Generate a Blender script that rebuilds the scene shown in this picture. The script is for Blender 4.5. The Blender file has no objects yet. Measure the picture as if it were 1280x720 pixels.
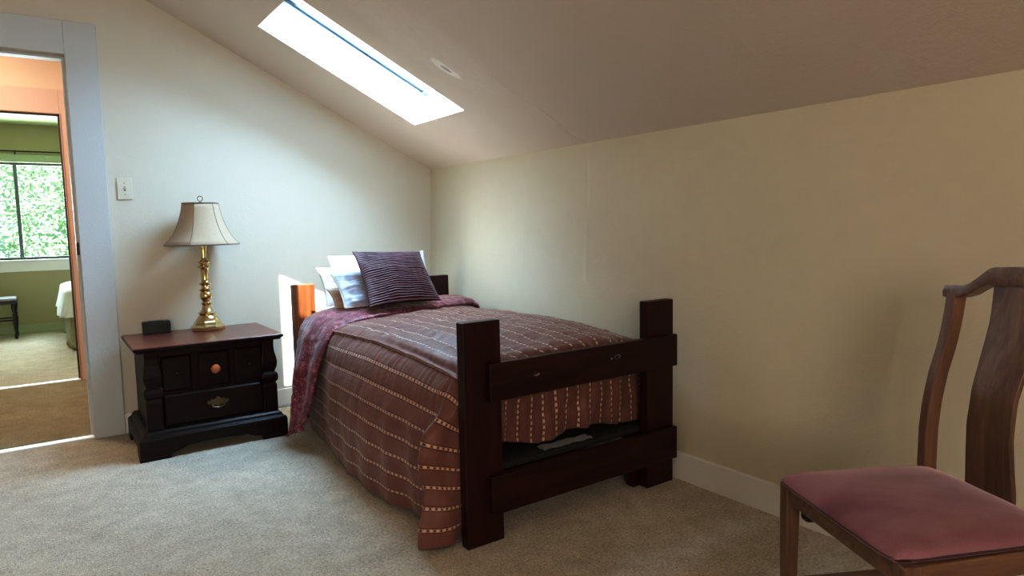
import bpy, bmesh, math, random
import numpy as np
from mathutils import Vector, Matrix, noise, Quaternion

random.seed(4)
COL = bpy.context.scene.collection
PI = math.pi

# ------------------------------------------------------------------ helpers
class MB:
    """collects vertices and faces, then links them as one mesh object"""
    def __init__(s):
        s.v = []; s.f = []; s.mi = []; s.uv = None
    def add(s, vs, fs, mi=0):
        n = len(s.v)
        s.v += [tuple(p) for p in vs]
        s.f += [tuple(i + n for i in f) for f in fs]
        s.mi += [mi] * len(fs)
        return s
    def box(s, x0, x1, y0, y1, z0, z1, mi=0, M=None):
        vs = [Vector((x, y, z)) for x in (x0, x1) for y in (y0, y1) for z in (z0, z1)]
        if M is not None: vs = [M @ p for p in vs]
        return s.add(vs, [(0,1,3,2),(4,6,7,5),(0,4,5,1),(2,3,7,6),(0,2,6,4),(1,5,7,3)], mi)
    def prism(s, poly, axis, a0, a1, mi=0, M=None):
        """polygon in the plane normal to axis, extruded from a0 to a1"""
        n = len(poly); vs = []
        for a in (a0, a1):
            for p, q in poly:
                v = {'x': (a, p, q), 'y': (p, a, q), 'z': (p, q, a)}[axis]
                vs.append(Vector(v))
        if M is not None: vs = [M @ p for p in vs]
        fs = [tuple(range(n))[::-1], tuple(range(n, 2*n))]
        fs += [(i, (i+1) % n, n + (i+1) % n, n + i) for i in range(n)]
        return s.add(vs, fs, mi)
    def lathe(s, prof, c=(0,0,0), seg=40, mi=0, shape=None, cap=True):
        vs = []; fs = []
        for r, z in prof:
            for k in range(seg):
                a = 2*PI*k/seg
                rr = r * (shape(a) if shape else 1)
                vs.append((c[0] + rr*math.cos(a), c[1] + rr*math.sin(a), c[2] + z))
        m = len(prof)
        for j in range(m-1):
            for k in range(seg):
                k2 = (k+1) % seg
                fs.append((j*seg+k, j*seg+k2, (j+1)*seg+k2, (j+1)*seg+k))
        if cap:
            fs.append(tuple(range(seg))[::-1]); fs.append(tuple((m-1)*seg + k for k in range(seg)))
        return s.add(vs, fs, mi)
    def tube(s, pts, r, seg=10, mi=0, closed=False):
        pts = [Vector(p) for p in pts]; n = len(pts); vs = []; fs = []
        rs = r if isinstance(r, (list, tuple)) else [r]*n
        up = None
        for i, p in enumerate(pts):
            t = (pts[min(i+1, n-1)] - pts[max(i-1, 0)]).normalized() if not closed else (pts[(i+1) % n] - pts[i-1]).normalized()
            if up is None:
                up = t.orthogonal().normalized()
            up = (up - t*up.dot(t)).normalized(); b = t.cross(up)
            for k in range(seg):
                a = 2*PI*k/seg
                vs.append(p + (up*math.cos(a) + b*math.sin(a))*rs[i])
        for i in range(n if closed else n-1):
            for k in range(seg):
                k2 = (k+1) % seg; j = (i+1) % n
                fs.append((i*seg+k, i*seg+k2, j*seg+k2, j*seg+k))
        if not closed:
            fs.append(tuple(range(seg))[::-1]); fs.append(tuple((n-1)*seg+k for k in range(seg)))
        return s.add(vs, fs, mi)
    def loft(s, rings, mi=0, cap=True):
        n = len(rings[0]); vs = [p for r in rings for p in r]; fs = []
        for j in range(len(rings)-1):
            for k in range(n):
                k2 = (k+1) % n
                fs.append((j*n+k, j*n+k2, (j+1)*n+k2, (j+1)*n+k))
        if cap:
            fs.append(tuple(range(n))[::-1]); fs.append(tuple((len(rings)-1)*n+k for k in range(n)))
        return s.add(vs, fs, mi)
    def build(s, name, mats, parent=None, smooth=False, bevel=0, seg=2, sub=0, angle=None, fix=True):
        me = bpy.data.meshes.new(name)
        me.from_pydata([tuple(p) for p in s.v], [], s.f)
        if not isinstance(mats, (list, tuple)): mats = [mats]
        for m in mats: me.materials.append(m)
        me.polygons.foreach_set('material_index', s.mi)
        if fix:
            bm = bmesh.new(); bm.from_mesh(me)
            bmesh.ops.recalc_face_normals(bm, faces=bm.faces)
            bm.to_mesh(me); bm.free()
        if smooth:
            for p in me.polygons: p.use_smooth = True
            if angle: me.set_sharp_from_angle(angle=math.radians(angle))
        me.update()
        o = bpy.data.objects.new(name, me); COL.objects.link(o)
        if parent is not None: o.parent = parent
        if bevel:
            b = o.modifiers.new('bevel', 'BEVEL'); b.width = bevel; b.segments = seg; b.limit_method = 'ANGLE'; b.angle_limit = math.radians(35)
        if sub:
            m = o.modifiers.new('sub', 'SUBSURF'); m.levels = sub; m.render_levels = sub
        return o

def tag(o, label=None, cat=None, group=None, kind=None):
    if label: o['label'] = label
    if cat: o['category'] = cat
    if group: o['group'] = group
    if kind: o['kind'] = kind
    return o

def thing(name, label, cat, loc=(0,0,0), rz=0, group=None):
    o = bpy.data.objects.new(name, None); COL.objects.link(o)
    o.empty_display_size = .1
    o.location = loc; o.rotation_euler = (0,0,rz)
    return tag(o, label, cat, group)

def struct(o, label=None):
    return tag(o, label, None, None, 'structure')

def smoothstep(a, b, x):
    t = np.clip((x-a)/(b-a), 0, 1)
    return t*t*(3-2*t)

def fbm(x, y, z=0., o=3):
    v = 0; a = 1
    for i in range(o):
        v += a*noise.noise((x, y, z)); x *= 2; y *= 2; z += 7.3; a *= .5
    return v

# ------------------------------------------------------------------ materials
def srgb(r, g, b):
    f = lambda c: (c/255/12.92) if c/255 <= .04045 else ((c/255+.055)/1.055)**2.4
    return (f(r), f(g), f(b), 1)

class NT:
    def __init__(s, name):
        s.m = bpy.data.materials.new(name); s.m.use_nodes = True
        s.t = s.m.node_tree; s.n = s.t.nodes; s.l = s.t.links
        s.b = s.n['Principled BSDF']; s.out = s.n['Material Output']
    def node(s, typ, ins=None, **kw):
        n = s.n.new(typ)
        for k, v in kw.items(): setattr(n, k, v)
        for k, v in (ins or {}).items():
            if hasattr(v, 'is_linked') or isinstance(v, bpy.types.NodeSocket): s.l.new(v, n.inputs[k])
            else: n.inputs[k].default_value = v
        return n
    def math(s, op, a, b=0., c=None):
        n = s.n.new('ShaderNodeMath'); n.operation = op
        for i, v in enumerate((a, b) if c is None else (a, b, c)):
            if isinstance(v, bpy.types.NodeSocket): s.l.new(v, n.inputs[i])
            else: n.inputs[i].default_value = v
        return n.outputs[0]
    def mix(s, f, a, b, mode='MIX'):
        n = s.n.new('ShaderNodeMix'); n.data_type = 'RGBA'; n.blend_type = mode
        for i, v in ((0, f), (6, a), (7, b)):
            if isinstance(v, bpy.types.NodeSocket): s.l.new(v, n.inputs[i])
            else: n.inputs[i].default_value = v
        return n.outputs[2]
    def coord(s, what='Object', scale=(1,1,1), rot=(0,0,0)):
        tc = s.n.new('ShaderNodeTexCoord'); mp = s.n.new('ShaderNodeMapping')
        s.l.new(tc.outputs[what], mp.inputs[0]); mp.inputs['Scale'].default_value = scale; mp.inputs['Rotation'].default_value = rot
        return mp.outputs[0]
    def noise(s, vec, scale, detail=3, rough=.5, dist=0):
        n = s.node('ShaderNodeTexNoise', {'Vector': vec, 'Scale': scale, 'Detail': detail, 'Roughness': rough, 'Distortion': dist})
        return n.outputs['Fac']
    def ramp(s, fac, stops):
        n = s.n.new('ShaderNodeValToRGB'); e = n.color_ramp.elements
        while len(e) < len(stops): e.new(.5)
        for i, (p, c) in enumerate(stops):
            e[i].position = p; e[i].color = c if len(c) == 4 else (*c, 1)
        s.l.new(fac, n.inputs[0]); return n.outputs[0]
    def spec_(s, v):
        s.b.inputs['Specular IOR Level'].default_value = v
    def bump(s, h, strength=.3, dist=.01, normal=None):
        n = s.n.new('ShaderNodeBump'); n.inputs['Strength'].default_value = strength; n.inputs['Distance'].default_value = dist
        s.l.new(h, n.inputs['Height'])
        if normal is not None: s.l.new(normal, n.inputs['Normal'])
        return n.outputs[0]
    def set(s, **kw):
        names = dict(color='Base Color', rough='Roughness', metal='Metallic', normal='Normal', spec='Specular IOR Level', sheen='Sheen Weight',
                     sheen_rough='Sheen Roughness', sheen_tint='Sheen Tint', coat='Coat Weight', coat_rough='Coat Roughness', trans='Transmission Weight', ior='IOR')
        for k, v in kw.items():
            i = s.b.inputs[names[k]]
            if isinstance(v, bpy.types.NodeSocket): s.l.new(v, i)
            else: i.default_value = v
        return s.m

def mat_plain(name, col, rough=.5, **kw):
    t = NT(name); c = t.coord('Object')
    n = t.noise(c, 25, 3)
    cc = t.mix(n, tuple(x*.9 for x in col[:3]) + (1,), tuple(min(1, x*1.08) for x in col[:3]) + (1,))
    return t.set(color=cc, rough=rough, **kw)

def mat_paint(name, col, var=.06, rough=.6, bstr=.12, seams=(), stain=True):
    t = NT(name); c = t.coord('Object')
    big = t.noise(c, 1.3, 4, .6); fine = t.noise(c, 140, 2, .6); mid = t.noise(c, 14, 4, .6)
    a = tuple(max(0, x*(1-var)) for x in col[:3]) + (1,); b = tuple(min(1, x*(1+var)) for x in col[:3]) + (1,)
    cc = t.mix(t.math('ADD', t.math('MULTIPLY', big, .6), t.math('MULTIPLY', mid, .4)), a, b)
    h = t.math('ADD', t.math('MULTIPLY', fine, .35), t.math('MULTIPLY', mid, .8))
    if seams:
        sep = t.node('ShaderNodeSeparateXYZ', {0: t.coord('Object')})
        for ax, pos, wid, lo_ax, lo, hi, amp in seams:
            wob = t.math('MULTIPLY', t.math('SUBTRACT', t.noise(c, 6, 3), .5), .03)
            d = t.math('ABSOLUTE', t.math('SUBTRACT', t.math('ADD', sep.outputs[ax], wob), pos))
            m = t.math('LESS_THAN', d, wid)
            m = t.math('MULTIPLY', m, t.math('SUBTRACT', 1., t.math('DIVIDE', d, wid)))
            m = t.math('MULTIPLY', m, t.math('GREATER_THAN', sep.outputs[lo_ax], lo))
            m = t.math('MULTIPLY', m, t.math('LESS_THAN', sep.outputs[lo_ax], hi))
            h = t.math('ADD', h, t.math('MULTIPLY', m, amp))
    nrm = t.bump(h, bstr, .02)
    return t.set(color=cc, rough=rough, normal=nrm, spec=.3), t, cc

def mat_wood(name, dark, light, axis='x', scale=1., rough=.35, coat=.2, grain=1., spec=.4):
    t = NT(name); t.spec_(spec)
    sc = {'x': (1.5, 18, 18), 'y': (18, 1.5, 18), 'z': (18, 18, 1.5)}[axis]
    c = t.coord('Object', tuple(v*scale for v in sc))
    n1 = t.noise(c, 1.2, 6, .6, 1.2); n2 = t.noise(c, 6, 4, .6, .5)
    f = t.math('ADD', t.math('MULTIPLY', n1, .7), t.math('MULTIPLY', n2, .3))
    cc = t.ramp(f, [(.3, dark), (.7, light)])
    nrm = t.bump(f, .12*grain, .01)
    return t.set(color=cc, rough=rough, normal=nrm, coat=coat, coat_rough=.25)

def mat_carpet(name, a, b, tone=None):
    t = NT(name); c = t.coord('Object')
    big = t.noise(c, 2.2, 5, .65); mid = t.noise(c, 12, 4, .6); fine = t.noise(c, 95, 3, .75); tuft = t.noise(c, 210, 2, .7)
    f = t.math('ADD', t.math('ADD', t.math('MULTIPLY', big, .13), t.math('MULTIPLY', mid, .17)), t.math('ADD', t.math('MULTIPLY', fine, .43), t.math('MULTIPLY', tuft, .27)))
    cc = t.ramp(f, [(.38, a), (.62, b)])
    h = t.math('ADD', t.math('MULTIPLY', fine, 1.4), tuft)
    h = t.math('ADD', h, t.math('MULTIPLY', mid, .8))
    return t.set(color=cc, rough=1., normal=t.bump(h, .8, .014), spec=.05, sheen=.2, sheen_rough=.5)

def mat_fabric(name, col, rough=.8, weave=400, sheen=.3, var=.1, bstr=.15, spec=.2):
    t = NT(name); c = t.coord('Object')
    f = t.noise(c, 7, 4); w = t.noise(c, weave, 2)
    cc = t.mix(f, tuple(x*(1-var) for x in col[:3]) + (1,), tuple(min(1, x*(1+var)) for x in col[:3]) + (1,))
    return t.set(color=cc, rough=rough, normal=t.bump(w, bstr, .003), sheen=sheen, spec=spec)

def mat_comforter():
    t = NT('brown_striped_satin')
    uv = t.node('ShaderNodeTexCoord').outputs['UV']
    sep = t.node('ShaderNodeSeparateXYZ', {0: uv}); U = sep.outputs[0]; V = sep.outputs[1]
    S = .0755; PV = .024
    d = t.math('MULTIPLY', t.math('ABSOLUTE', t.math('SUBTRACT', t.math('FRACT', t.math('DIVIDE', U, S)), .5)), S)
    av = t.math('MULTIPLY', t.math('ABSOLUTE', t.math('SUBTRACT', t.math('FRACT', t.math('DIVIDE', V, PV)), .5)), PV)
    bv = t.math('SUBTRACT', PV/2, av)
    def ell(a, ra, rd):
        q = t.math('ADD', t.math('POWER', t.math('DIVIDE', a, ra), 2.), t.math('POWER', t.math('DIVIDE', d, rd), 2.))
        return t.math('LESS_THAN', q, 1.)
    lightm = ell(av, .0062, .0052); core = ell(av, .0016, .0012); dark = ell(bv, .0034, .0034)
    band = t.math('LESS_THAN', d, .0070)
    line = t.math('LESS_THAN', t.math('ABSOLUTE', t.math('SUBTRACT', d, .0082)), .0013)
    c = t.coord('UV')
    n = t.noise(c, 9, 4, .6); w = t.noise(t.coord('UV', (60, 900, 1)), 1, 2)
    base = t.mix(n, srgb(104, 68, 58), srgb(134, 91, 80))
    base = t.mix(t.math('MULTIPLY', w, .25), base, srgb(80, 42, 36))
    cc = t.mix(band, base, srgb(152, 112, 96))
    cc = t.mix(lightm, cc, srgb(204, 168, 148))
    cc = t.mix(core, cc, srgb(150, 100, 84))
    cc = t.mix(dark, cc, srgb(48, 26, 26))
    cc = t.mix(line, cc, srgb(44, 22, 22))
    h = t.math('ADD', t.math('MULTIPLY', t.noise(c, 24, 4, .6), 1.), t.math('MULTIPLY', lightm, .15))
    return t.set(color=cc, rough=.5, normal=t.bump(h, .35, .012), sheen=.12, sheen_rough=.5, spec=.3)

def mat_damask():
    t = NT('maroon_floral_satin'); c = t.coord('UV')
    v = t.node('ShaderNodeTexVoronoi', {'Vector': t.coord('UV'), 'Scale': 26., 'Randomness': .7}, feature='F1')
    n = t.noise(c, 55, 3, .6, 2.0); n2 = t.noise(c, 8, 3)
    f = t.math('SUBTRACT', n, t.math('MULTIPLY', v.outputs['Distance'], .28))
    m = t.ramp(f, [(.42, (0,0,0)), (.47, (1,1,1))])
    base = t.mix(n2, srgb(84, 24, 38), srgb(112, 38, 54))
    cc = t.mix(m, base, srgb(176, 104, 118))
    return t.set(color=cc, rough=.42, normal=t.bump(t.math('ADD', t.noise(c, 30, 3), t.math('MULTIPLY', m, .3)), .3, .01), sheen=.3, spec=.4)

def mat_ribbed():
    t = NT('plum_ribbed_satin')
    uv = t.node('ShaderNodeTexCoord').outputs['UV']
    sep = t.node('ShaderNodeSeparateXYZ', {0: uv}); V = sep.outputs[1]
    f = t.math('FRACT', t.math('MULTIPLY', V, 27.))
    d = t.math('ABSOLUTE', t.math('SUBTRACT', f, .5))
    m = t.ramp(d, [(.12, (1,1,1)), (.3, (0,0,0))])
    n = t.noise(t.coord('UV', (3, 40, 1)), 2, 3)
    m2 = t.math('MULTIPLY', m, t.math('ADD', .45, n))
    cc = t.mix(m2, srgb(20, 9, 14), srgb(132, 96, 102))
    return t.set(color=cc, rough=.5, sheen=.1, spec=.3)

WALL, wt, wcc = mat_paint('cream_wall_paint', (.60, .57, .485), .07, seams=[])
WALLR, _, _ = mat_paint('cream_wall_paint_seamed', (.62, .572, .445), .09, bstr=.14,
        seams=[(1, -1.62, .02, 2, .8, 1.42, 1.5), (1, -1.79, .018, 2, 1.3, 1.47, 2.0), (2, 1.33, .012, 1, -3.1, -1.7, .7)])
def mat_ceiling():
    t = NT('taupe_ceiling_paint'); c = t.coord('Object')
    big = t.noise(c, 1.1, 4, .6); mid = t.noise(c, 10, 4, .65); fine = t.noise(c, 150, 2)
    cc = t.mix(big, (.62, .54, .465, 1), (.69, .61, .535, 1))
    sep = t.node('ShaderNodeSeparateXYZ', {0: c}); X, Y = sep.outputs[0], sep.outputs[1]
    wob = t.math('MULTIPLY', t.math('SUBTRACT', t.noise(c, 9, 4, .7), .5), .05)
    # peeling flake on the slope
    gx = t.math('DIVIDE', t.math('ADD', t.math('SUBTRACT', X, -.655), t.math('MULTIPLY', wob, .9)), .095)
    gy = t.math('DIVIDE', t.math('ADD', t.math('SUBTRACT', Y, -1.385), wob), .036)
    q = t.math('ADD', t.math('POWER', gx, 2.), t.math('POWER', gy, 2.))
    m = t.ramp(q, [(.55, (1,1,1)), (.8, (0,0,0))]); m0 = t.ramp(q, [(.06, (1,1,1)), (.1, (0,0,0))])
    cc = t.mix(m, cc, (.90, .87, .82, 1)); cc = t.mix(m0, cc, (.3, .26, .22, 1))
    # smeared patching compound around it
    gx = t.math('DIVIDE', t.math('SUBTRACT', X, -.80), .42); gy = t.math('DIVIDE', t.math('SUBTRACT', Y, -1.47), .20)
    q2 = t.math('ADD', t.math('POWER', gx, 2.), t.math('POWER', gy, 2.))
    zone = t.ramp(q2, [(.4, (1,1,1)), (1., (0,0,0))])
    rid = t.noise(t.coord('Object', (5, 14, 1), (0, 0, .3)), 1.6, 5, .6, 1.5)
    cc = t.mix(t.math('MULTIPLY', zone, t.math('MULTIPLY', rid, .55)), cc, (.80, .74, .70, 1))
    h = t.math('ADD', t.math('MULTIPLY', mid, .8), t.math('MULTIPLY', fine, .3))
    h = t.math('ADD', h, t.math('MULTIPLY', t.math('MULTIPLY', zone, rid), 4.))
    h = t.math('ADD', h, t.math('MULTIPLY', m, 1.5))
    for pos, lo, hi, amp in ((-1.60, -.55, .1, 2.6), (-2.75, -.9, .1, .25)):
        d = t.math('ABSOLUTE', t.math('SUBTRACT', t.math('ADD', Y, t.math('MULTIPLY', wob, .5)), pos))
        k = t.math('MULTIPLY', t.math('LESS_THAN', d, .02), t.math('SUBTRACT', 1., t.math('DIVIDE', d, .02)))
        k = t.math('MULTIPLY', k, t.math('MULTIPLY', t.math('GREATER_THAN', X, lo), t.math('LESS_THAN', X, hi)))
        h = t.math('ADD', h, t.math('MULTIPLY', k, amp))
    return t.set(color=cc, rough=.55, normal=t.bump(h, .2, .02), spec=.3)
CEIL = mat_ceiling()
TRIM, _, _ = mat_paint('blue_white_trim_paint', (.52, .55, .56), .05, .45, .15)
WHITE, _, _ = mat_paint('white_gloss_paint', (.82, .84, .85), .03, .4, .05)
BASEB, _, _ = mat_paint('white_baseboard_paint', (.74, .73, .69), .04, .45, .12)
SHAFT, _, _ = mat_paint('skylight_shaft_white', (.80, .86, .90), .02, .5, .03)
HALLW, _, _ = mat_paint('orange_tan_hall_paint', (.74, .58, .46), .06)
PINKT, _, _ = mat_paint('pink_tan_trim_paint', (.66, .48, .41), .05, .45)
GREENW, _, _ = mat_paint('olive_green_wall_paint', (.42, .39, .245), .06)
GREENC, _, _ = mat_paint('pale_green_ceiling_paint', (.60, .70, .40), .04)
PALEG, _, _ = mat_paint('pale_green_trim_paint', (.42, .50, .34), .04)
CARPET = mat_carpet('beige_carpet', srgb(160, 147, 128), srgb(248, 238, 218))
HALLC = mat_carpet('tan_hall_carpet', srgb(122, 110, 82), srgb(190, 176, 140))
DARKW = mat_wood('dark_mahogany_wood', (.011, .0031, .0027), (.040, .0105, .0085), 'x', 1, .42, .0, 1., .25)
DARKZ = mat_wood('dark_mahogany_wood_upright', (.011, .0031, .0028), (.044, .0112, .0090), 'z', 1, .42, .0, 1., .25)
SUNLITW = mat_wood('sunlit_brown_wood', (.06, .017, .006), (.20, .065, .022), 'z', .8, .4)  # sunlit look put into the left head post's colour; its unlit twin stays dark
NIGHT = mat_wood('espresso_wood', (.006, .0026, .0024), (.018, .0065, .005), 'x', 1, .38, .0, 1., .22)
NIGHTZ = mat_wood('espresso_wood_upright', (.006, .0026, .0024), (.018, .0065, .005), 'z', 1, .38, .0, 1., .22)
NTOP = mat_wood('reddish_brown_table_top', (.075, .020, .014), (.20, .062, .042), 'x', .7, .28, .2)
CHAIRW = mat_wood('walnut_chair_wood', (.075, .038, .023), (.26, .14, .085), 'z', 1, .35, .3)
CHAIRX = mat_wood('walnut_chair_wood_across', (.075, .038, .023), (.26, .14, .085), 'x', 1, .35, .3)
BRASS = mat_plain('polished_brass', (.66, .53, .29, 1), .2, metal=1.)
OLDBRASS = mat_plain('dull_brass', (.20, .15, .08, 1), .35, metal=1.)
BLACKP = mat_plain('black_plastic', (.012, .012, .014, 1), .3)
DARKM = mat_plain('dark_grey_metal', (.035, .045, .055, 1), .4, metal=.5)
STEEL = mat_plain('grey_steel', (.35, .36, .36, 1), .35, metal=1.)
KNOBM = mat_plain('orange_wood_knob', (.42, .13, .045, 1), .3, coat=.4)
PLATE = mat_plain('ivory_plastic', (.62, .60, .50, 1), .35)
COMF = mat_comforter(); DAMASK = mat_damask(); RIB = mat_ribbed()
PIPE = mat_fabric('brown_piping', srgb(128, 78, 66), .5)
WHITEF = mat_fabric('white_cotton', (.80, .80, .80, 1), .85)
GREYF = mat_fabric('blue_grey_satin', srgb(158, 162, 176), .42, sheen=.4, spec=.5)
TANF = mat_fabric('beige_cotton', srgb(188, 168, 150), .8)
MATTF = mat_fabric('grey_ticking', srgb(150, 154, 150), .9)
PATCHF = mat_fabric('light_patch_grey', srgb(104, 112, 112), .9)
VELVET = mat_fabric('dusty_rose_velvet', srgb(150, 104, 108), .9, 300, .5, .22, .12, .1)
def mat_velvet():
    t = NT('dusty_rose_velvet'); c = t.coord('Object', (1, 1, 1), (0, 0, .6))
    f = t.noise(t.coord('Object', (4, 6, 1), (0, 0, .6)), 1, 3, .55, .2); w = t.noise(c, 320, 2)
    cc = t.ramp(f, [(.35, srgb(124, 82, 92)), (.65, srgb(158, 116, 124))])
    cc = t.mix(t.math('MULTIPLY', w, .35), cc, srgb(90, 56, 64))
    return t.set(color=cc, rough=.9, normal=t.bump(w, .25, .003), sheen=.8, spec=.1)
VELVET = mat_velvet()
def velvet_fix():
    t = VELVET.node_tree; b = t.nodes['Principled BSDF']
    b.inputs['Sheen Roughness'].default_value = .35; b.inputs['Sheen Tint'].default_value = (1, .75, .8, 1)
velvet_fix()
def mat_shade():
    t = NT('cream_silk_shade'); c = t.coord('Object', (1, 1, 1))
    n = t.noise(t.coord('Object', (220, 220, 30)), 1, 3); cc = t.mix(n, srgb(176, 156, 130), srgb(200, 182, 156))
    t.set(color=cc, rough=.75, normal=t.bump(n, .1, .003), sheen=.2)
    tr = t.node('ShaderNodeBsdfTranslucent', {'Color': (.75, .66, .55, 1)})
    ms = t.node('ShaderNodeMixShader', {0: .22, 1: t.b.outputs[0], 2: tr.outputs[0]})
    t.l.new(ms.outputs[0], t.out.inputs[0]); return t.m
SHADE = mat_shade()
SHTRIM = mat_fabric('taupe_shade_trim', srgb(120, 104, 96), .7)
def mat_glass():
    t = NT('clear_window_glass')
    tr = t.node('ShaderNodeBsdfTransparent', {0: (.95, .98, .98, 1)}); gl = t.node('ShaderNodeBsdfGlossy', {'Roughness': .02})
    lw = t.node('ShaderNodeLayerWeight', {0: .12})
    ms = t.node('ShaderNodeMixShader', {0: t.math('MULTIPLY', lw.outputs['Fresnel'], .5), 1: tr.outputs[0], 2: gl.outputs[0]})
    t.l.new(ms.outputs[0], t.out.inputs[0]); t.n.remove(t.b); return t.m
GLASS = mat_glass()
def mat_leaf(name, a, b):
    t = NT(name); c = t.coord('Object')
    cc = t.mix(t.noise(c, 3.5, 4), a, b)
    t.set(color=cc, rough=.5)
    tr = t.node('ShaderNodeBsdfTranslucent', {'Color': b}); ms = t.node('ShaderNodeMixShader', {0: .3, 1: t.b.outputs[0], 2: tr.outputs[0]})
    t.l.new(ms.outputs[0], t.out.inputs[0]); return t.m
LEAF1 = mat_leaf('pale_green_leaves', (.15, .28, .17, 1), (.38, .50, .32, 1))
LEAF2 = mat_leaf('blue_green_leaves', (.10, .23, .16, 1), (.29, .44, .35, 1))
BARK = mat_wood('bark', (.03, .02, .015), (.09, .07, .05), 'z')
LAWN = mat_carpet('lawn', (.02, .05, .012, 1), (.06, .12, .03, 1))
ROOFM = mat_plain('grey_shingles', (.1, .1, .1, 1), .9)

# ------------------------------------------------------------------ camera
cx, cy, cz, yaw, pitch, roll, fpx = -2.23168, -4.1117, 1.08, .61453, -.09312, -.02041, 831.786
fw = Vector((math.sin(yaw)*math.cos(pitch), math.cos(yaw)*math.cos(pitch), math.sin(pitch)))
rt = Vector((math.cos(yaw), -math.sin(yaw), 0)); up = rt.cross(fw)
r2 = rt*math.cos(roll) + up*math.sin(roll); u2 = -rt*math.sin(roll) + up*math.cos(roll)
cd = bpy.data.cameras.new('camera'); cam = bpy.data.objects.new('camera', cd); COL.objects.link(cam)
cam.matrix_world = Matrix(((r2.x, u2.x, -fw.x, cx), (r2.y, u2.y, -fw.y, cy), (r2.z, u2.z, -fw.z, cz), (0,0,0,1)))
cd.sensor_width = 36; cd.lens = fpx/1280*36; cd.clip_start = .02
bpy.context.scene.camera = cam

# ------------------------------------------------------------------ room shell
HK = 1.478; TH = math.atan(.4988); RX = -2.95; RZ = HK - RX*.4988; YB = -6.4; WT = .12
DX0, DX1, DZ = -2.835, -2.065, 1.985          # bedroom door opening
XL = 2*RX
# floor
MB().box(XL-.2, .25, YB-.2, .0, -.12, 0).build('floor', CARPET)
struct(bpy.data.objects['floor'])
o = MB().box(-5.2, .25, WT, 1.75, -.12, 0).build('floor_hall', HALLC); struct(o)
o = MB().box(-5.2, .25, 1.75, 5.25, -.12, 0.0).build('floor_back_bedroom', CARPET); struct(o)

# far wall with the doorway (gable shape)
def slope_z(x): return HK - x*.4988 if x >= RX else HK - (XL - x)*.4988
m = MB()
m.prism([(DX1, 0), (.25, 0), (.25, slope_z(.25)), (DX1, slope_z(DX1))], 'y', 0, WT)
m.prism([(DX0, DZ), (DX1, DZ), (DX1, slope_z(DX1)), (DX0, slope_z(DX0))], 'y', 0, WT)
m.prism([(XL-.1, 0), (DX0, 0), (DX0, slope_z(DX0)), (RX, RZ), (XL-.1, slope_z(XL-.1))], 'y', 0, WT)
struct(m.build('wall_far', WALL))
# right knee wall: bows out very slightly towards the floor
m = MB(); pr = []
for k in range(17):
    z = HK*k/16; pr.append((-.085*(1-z/HK)**1.6, z))
poly = pr + [(0.0, HK+.05), (.15, HK), (.15, 0)]
m.prism([(p[0], p[1]) for p in poly], 'y', YB, 0)
o = m.build('wall_right', WALLR, smooth=True, angle=20); struct(o)
m = MB().box(XL-.12, XL, YB, 0, 0, HK+.05); struct(m.build('wall_left', WALL))
m = MB().prism([(XL-.1, 0), (.15, 0), (.15, HK), (RX, RZ+.1), (XL-.1, HK)], 'y', YB-.12, YB); struct(m.build('wall_rear', WALL))

# sloped ceiling slab with the skylight shaft
ES = Vector((-math.cos(TH), 0, math.sin(TH))); EN = Vector((math.sin(TH), 0, math.cos(TH))); O = Vector((0, 0, HK))
def sl(s, y, n): return O + ES*s + Vector((0, y, 0)) + EN*n
CT = math.cos(TH); S0, S1 = .40/CT, 1.26/CT; SY0, SY1 = -1.12, -.565; DEP = .20
def slab(name):
    ss = [-.2, S0, S1, (-RX)/CT]; ys = [YB-.2, SY0, SY1, WT]
    vs = []; idx = {}
    for k, n in enumerate((0, DEP)):
        for i, s_ in enumerate(ss):
            for j, y in enumerate(ys):
                idx[i, j, k] = len(vs); vs.append(sl(s_, y, n))
    fs = []; mi = []
    for i in range(3):
        for j in range(3):
            if i == 1 and j == 1: continue
            fs.append((idx[i,j,0], idx[i+1,j,0], idx[i+1,j+1,0], idx[i,j+1,0])); mi.append(0)
            fs.append((idx[i,j,1], idx[i,j+1,1], idx[i+1,j+1,1], idx[i+1,j,1])); mi.append(2)
    for a, b in (((1,1),(2,1)), ((2,1),(2,2)), ((2,2),(1,2)), ((1,2),(1,1))):
        fs.append((idx[a+(0,)], idx[b+(0,)], idx[b+(1,)], idx[a+(1,)])); mi.append(1)
    rim = [(0,0),(1,0),(2,0),(3,0),(3,1),(3,2),(3,3),(2,3),(1,3),(0,3),(0,2),(0,1)]
    for q in range(12):
        a, b = rim[q], rim[(q+1) % 12]
        fs.append((idx[a+(0,)], idx[b+(0,)], idx[b+(1,)], idx[a+(1,)])); mi.append(2)
    m = MB(); m.v = [tuple(v) for v in vs]; m.f = fs; m.mi = mi
    return m.build(name, [CEIL, SHAFT, ROOFM])
struct(slab('ceiling'))
m = MB().prism([(RX, RZ), (XL-.3, slope_z(XL-.3)), (XL-.3, slope_z(XL-.3)+.2), (RX, RZ+.2)], 'y', YB-.2, WT); struct(m.build('ceiling_left_slope', CEIL))

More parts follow.
